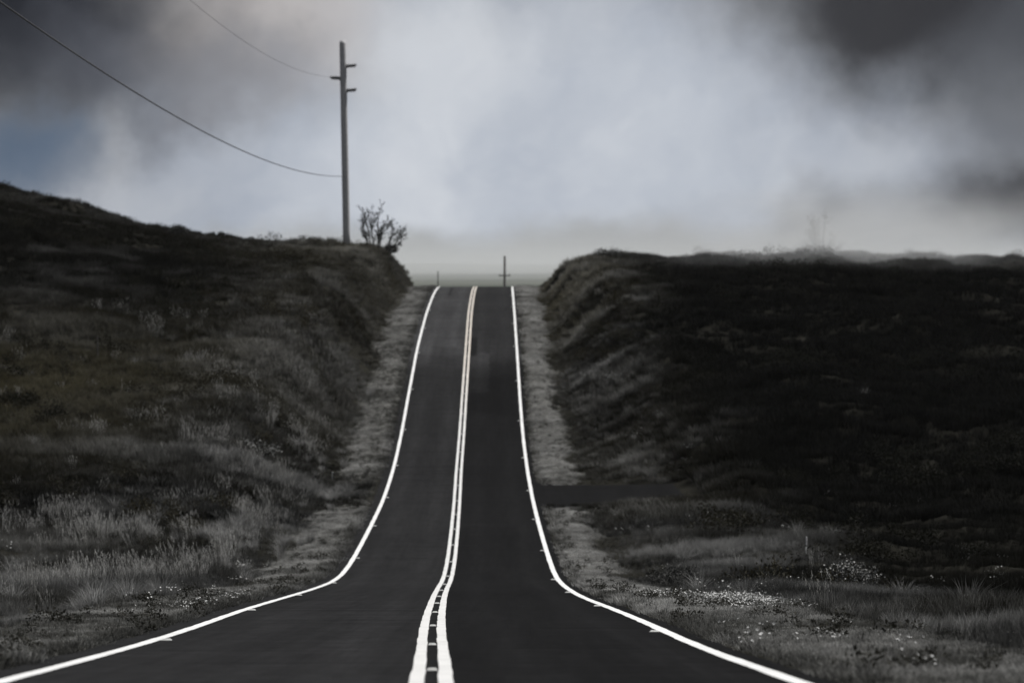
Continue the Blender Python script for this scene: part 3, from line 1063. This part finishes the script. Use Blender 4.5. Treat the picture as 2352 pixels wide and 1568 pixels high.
p1 = at(788, 405, PD - 0.28)
cable('overhead_cable', 'thick black overhead cable sagging from low on the utility pole to the upper left', p1, 9.9, 140, (p1.z - 9.9) / (PD - .28 - 140) ** 2, -16.2, 0.027)
p2 = at(770, 180, PD)
p2.z += 0.1
cable('overhead_cable', 'thin overhead wire running up left from the left insulator of the utility pole', p2, 16.05, 140, (p2.z - 16.05) / (PD - 140) ** 2, -16.6, 0.010)


# bare shrub beside the pole
def grow(geo, p, dirn, ln, rad, lev, tips):
    pts, rr = [p.copy()], [rad]
    n = 4
    q = p.copy()
    dv_ = dirn.copy()
    for k in range(n):
        dv_ = (dv_ + rv() * 0.16 + Vector((0, 0, 0.07))).normalized()
        q = q + dv_ * ln / n
        pts.append(q.copy())
        rr.append(rad * (1 - 0.55 * (k + 1) / n))
        if lev > 0:
            for _ in range(2 if lev > 1 else 3):
                if random.random() < 0.8:
                    nd2 = (dv_ + rv() * 0.65).normalized()
                    grow(geo, q, nd2, ln * random.uniform(.38, .6), rad * .5 * (1 - .12 * k), lev - 1, tips)
    geo.tube(pts, rr, 5 if lev else 3, False)
    if lev == 0:
        tips.append((q.copy(), dv_.copy()))


def bare_shrub(px, py, label, stems, seed):
    random.seed(seed)
    dist = 287.0
    sb = at(px, py, dist)
    sb.z = gz(sb.x, dist) - 0.05
    shrub = thing('bare_shrub', label, 'shrub', sb)
    tips_ = []
    for dx_, dz_, ln in stems:
        g_ = Geo()
        grow(g_, Vector((dx_ * 0.7, random.uniform(-.3, .3), 0)), Vector((dx_ * .55, random.uniform(-.25, .25), dz_)).normalized(), ln, 0.065, 2, tips_)
        g_.obj('branch', MT['twig'], shrub)
    g_ = Geo()
    for p, dv_ in tips_:
        for _ in range(6):
            g_.leaf(p - dv_ * random.random() * 0.35 + rv() * 0.04, dv_ + rv() * .8, rv(), 0.13, 0.06)
    fo = g_.obj('foliage', MT['dark_leaf'], shrub)
    fo['kind'] = 'stuff'


bare_shrub(866, 570, 'bare twiggy shrub with upright dark branches on the left bank beside the utility pole',
           ((-0.75, 1, 1.9), (-0.5, 1, 2.5), (-.3, 1, 2.1), (0.1, 1, 2.4), (0.2, 1, 1.9), (1.1, .9, 1.6), (1.4, 1, 1.7)), 41)

# second pole standing in the fog beyond the crest
dp = at(1159, 588, 452.0)
b0 = Vector((dp.x, 452.0, gz(dp.x, 452.0) - 0.3))
p2_ = thing('utility_pole', 'distant slim dark pole standing in the mist beyond the road crest', 'utility pole', b0)
g_ = Geo()
hh = dp.z - b0.z
g_.tube([(0, 0, 0), (0, 0, hh * .5), (0.02, 0, hh)], [.2, .18, .15], 10)
g_.obj('pole', MT['dark_wood'], p2_, True)
g_ = Geo()
g_.box((-0.75, -0.22, hh - 2.6), (0.75, -0.10, hh - 2.48))
ca = g_.obj('crossarm', MT['dark_wood'], p2_)
for xx in (-0.62, 0.62):
    g_ = Geo()
    g_.tube([(xx, -.16, hh - 2.48), (xx, -.16, hh - 2.40), (xx, -.16, hh - 2.36), (xx, -.16, hh - 2.30)], [.04, .07, .045, .06], 8)
    g_.obj('insulator', MT['ceramic'], ca, True)
fp = at(1006, 622, 372.0)
g_ = Geo()
zb = gz(fp.x, 372.0)
g_.tube([(fp.x, 372, zb - .2), (fp.x, 372, fp.z - .05), (fp.x, 372, fp.z)], [.055, .05, .03], 7)
tag(g_.obj('fence_post', MT['dark_wood']), 'thin faint post left of the road just past the crest', 'post')


# stakes in the grass
def stake(px, py, h, label, m=MT['stake'], wd=0.05):
    dist = hit(px, py)
    x = (px - 1176) / FPX * dist
    z = gz(x, dist)
    g_ = Geo()
    g_.box((-wd / 2, -wd / 2, -0.2), (wd / 2, wd / 2, h), 0.92)
    g_.box((-wd * .36, -wd * .36, h), (wd * .36, wd * .36, h + wd * .35), 0.4)
    o = g_.obj('marker_stake', m)
    o.location = (x, dist, z)
    o.rotation_euler = (0.03, random.uniform(-.05, .05), random.uniform(0, 1))
    tag(o, label, 'stake')


stake(1851, 1280, 0.62, 'thin grey wooden stake upright in the dark grass behind the right-hand flowering bush', MT['wood'], 0.04)
stake(763, 1106, 0.42, 'short white stake in the dark gap of the left verge', MT['marker'], 0.06)
stake(225, 830, 1.3, 'dark weathered stake among olive grass on the left hillside', MT['dark_wood'], 0.06)


# flowering and dark shrubs
def leafy(name, label, cat, px, py, rx, rh, nl, ls, mleaf, blossoms=0, bs=0.05, seed=1, stems=9, dist=None):
    random.seed(seed)
    dist = dist or hit(px, py)
    x = (px - 1176) / FPX * dist
    z = gz(x, dist) - 0.05
    root = thing(name, label, cat, (x, dist, z))
    g1, g2, g3 = Geo(), Geo(), Geo()
    ends = []
    for k in range(stems):
        a = random.uniform(0, 6.28)
        r = random.random() ** .5
        e = Vector((math.cos(a) * r * rx * .9, math.sin(a) * r * rx * .7, rh * (1 - .5 * r * r) * random.uniform(.75, 1.0)))
        mid = e * .5 + Vector((0, 0, rh * .1)) + rv() * .05
        g1.tube([(0.1 * math.cos(a), .1 * math.sin(a), 0), mid, e], [.018 * rh + .004, .012 * rh + .003, .004], 4, False)
        ends.append((mid, e))
    for k in range(nl):
        m_, e = random.choice(ends)
        t = random.random() ** .6
        p = m_ + (e - m_) * t * 1.05 + rv() * (0.16 * rx + .05) * random.random() ** .5 * 1.3
        p.z = max(p.z, 0.03)
        g2.leaf(p, rv() + Vector((0, 0, .4)), rv(), ls * random.uniform(.6, 1.3), ls * .45)
    g1.obj('stem_bundle', MT['stem'] if blossoms else MT['bark'], root)
    f_ = g2.obj('foliage', mleaf, root)
    f_['kind'] = 'stuff'
    if blossoms:
        for k in range(blossoms):
            m_, e = random.choice(ends)
            p = m_ + (e - m_) * (0.5 + .65 * random.random()) + rv() * (0.2 * rx + .05) * random.random() ** .4 * 1.3
            p.z = max(p.z, 0.1)
            nrm = (Vector((0, -.7, .7)) + rv() * .7).normalized()
            s1 = nrm.cross(Vector((1, 0, 0.2))).normalized()
            s2 = nrm.cross(s1)
            sz = bs * random.uniform(.6, 1.3)
            for q in range(5):
                b_ = 6.283 * q / 5
                g3.leaf(p, s1 * math.cos(b_) + s2 * math.sin(b_) + nrm * .3, nrm, sz * .55, sz * .45)
        b_ = g3.obj('blossom', MT['dull_petal'], root)
        b_['kind'] = 'stuff'
    return root


leafy('flowering_shrub', 'sparse flowering shrub with white blossom on the left slope above the verge gap', 'shrub', 592, 1058, 0.95, 1.15, 900, .09, MT['shrub_leaf'], 230, .055, 11)
leafy('flowering_shrub', 'large pale flowering bush at the right near the roadside flower drift', 'shrub', 1955, 1365, .75, 1.0, 1500, .06, MT['shrub_leaf'], 240, .05, 12)
leafy('flowering_shrub', 'small dim flowering shrub high on the right bank above the verge', 'shrub', 1412, 885, 0.8, .8, 600, .10, MT['shrub_leaf'], 60, .05, 13)
leafy('flowering_shrub', 'low mound of white flowers in grass midway up the right bank', 'shrub', 1468, 1008, .6, .3, 150, .06, MT['shrub_leaf'], 45, .06, 14)
leafy('flowering_shrub', 'pale tuft of small flowers at the foot of the left meadow', 'shrub', 568, 1312, .28, .45, 220, .05, MT['shrub_leaf'], 70, .035, 15)
leafy('dark_shrub', 'round dark bush on the left skyline, the nearer to the utility pole of two', 'bush', 497, 552, 1.0, 0.75, 1500, .14, MT['dark_leaf'], 0, 0, 22, 14)
leafy('dark_shrub', 'round dark bush on the left skyline, the farther from the utility pole', 'bush', 408, 546, 1.15, 0.9, 1700, .14, MT['dark_leaf'], 0, 0, 21, 14)
leafy('dark_shrub', 'dark dense bush at the lip of the left bank beneath the bare shrub', 'bush', 893, 585, 0.9, 0.9, 1300, .14, MT['dark_leaf'], 0, 0, 23, 14)
leafy('dark_shrub', 'dark bush crowning the top corner of the right bank at the crest', 'bush', 1400, 598, 1.6, 0.8, 1600, .14, MT['dark_leaf'], 0, 0, 24, 14)
leafy('dark_shrub', 'tall loose dark bush fading into mist behind the right-hand skyline', 'bush', 1885, 0, 2.4, 7.6, 1700, .2, MT['dark_leaf'], 0, 0, 27, 22, 338.0)
leafy('dark_shrub', 'broad low dark bush on the right skyline well away from the road', 'bush', 1870, 596, 2.3, 0.85, 1900, .13, MT['dark_leaf'], 0, 0, 25, 16)
leafy('dark_shrub', 'low dark mound of scrub at the right beside the verge, left of the pale bush', 'bush', 1545, 1345, 0.9, .5, 1300, .07, MT['dark_leaf'], 0, 0, 26, 14)

# raised road markers
g_ = Geo()
g_.box((-.05, -.05, 0), (.05, .05, .021), 0.62)
proto = g_.obj('road_marker', MT['marker'], link=False)


ORD = ('first second third fourth fifth sixth seventh eighth ninth tenth eleventh twelfth thirteenth fourteenth fifteenth sixteenth').split()


def markers(ds__, fx, where, group, wd=1.0):
    n = len(ds__)
    for k, d_ in enumerate(ds__):
        o = proto.copy()
        C.objects.link(o)
        o.location = (float(fx(d_)), d_, float(rz(d_)) + 0.002)
        sl = float(rz(d_ + .5) - rz(d_ - .5))
        o.rotation_euler = (math.atan(sl), 0, 0)
        o.scale = (wd, 1, 1)
        near_ = k < (n + 1) // 2
        tag(o, 'small white raised marker %s, %s counted from the %s' % (where, ORD[k if near_ else n - 1 - k], 'photo bottom' if near_ else 'crest'), 'road marker', group)


markers(np.arange(31.0, 296, 9.0), xc, 'between the two centre lines', 'centre road markers')
markers(np.arange(42.0, 296, 18.0), lambda d: xl(d) + .15, 'inside the left edge line', 'left edge road markers', 1.3)
markers(np.arange(46.0, 296, 18.0), lambda d: xr(d) - .15, 'inside the right edge line', 'right edge road markers', 1.3)
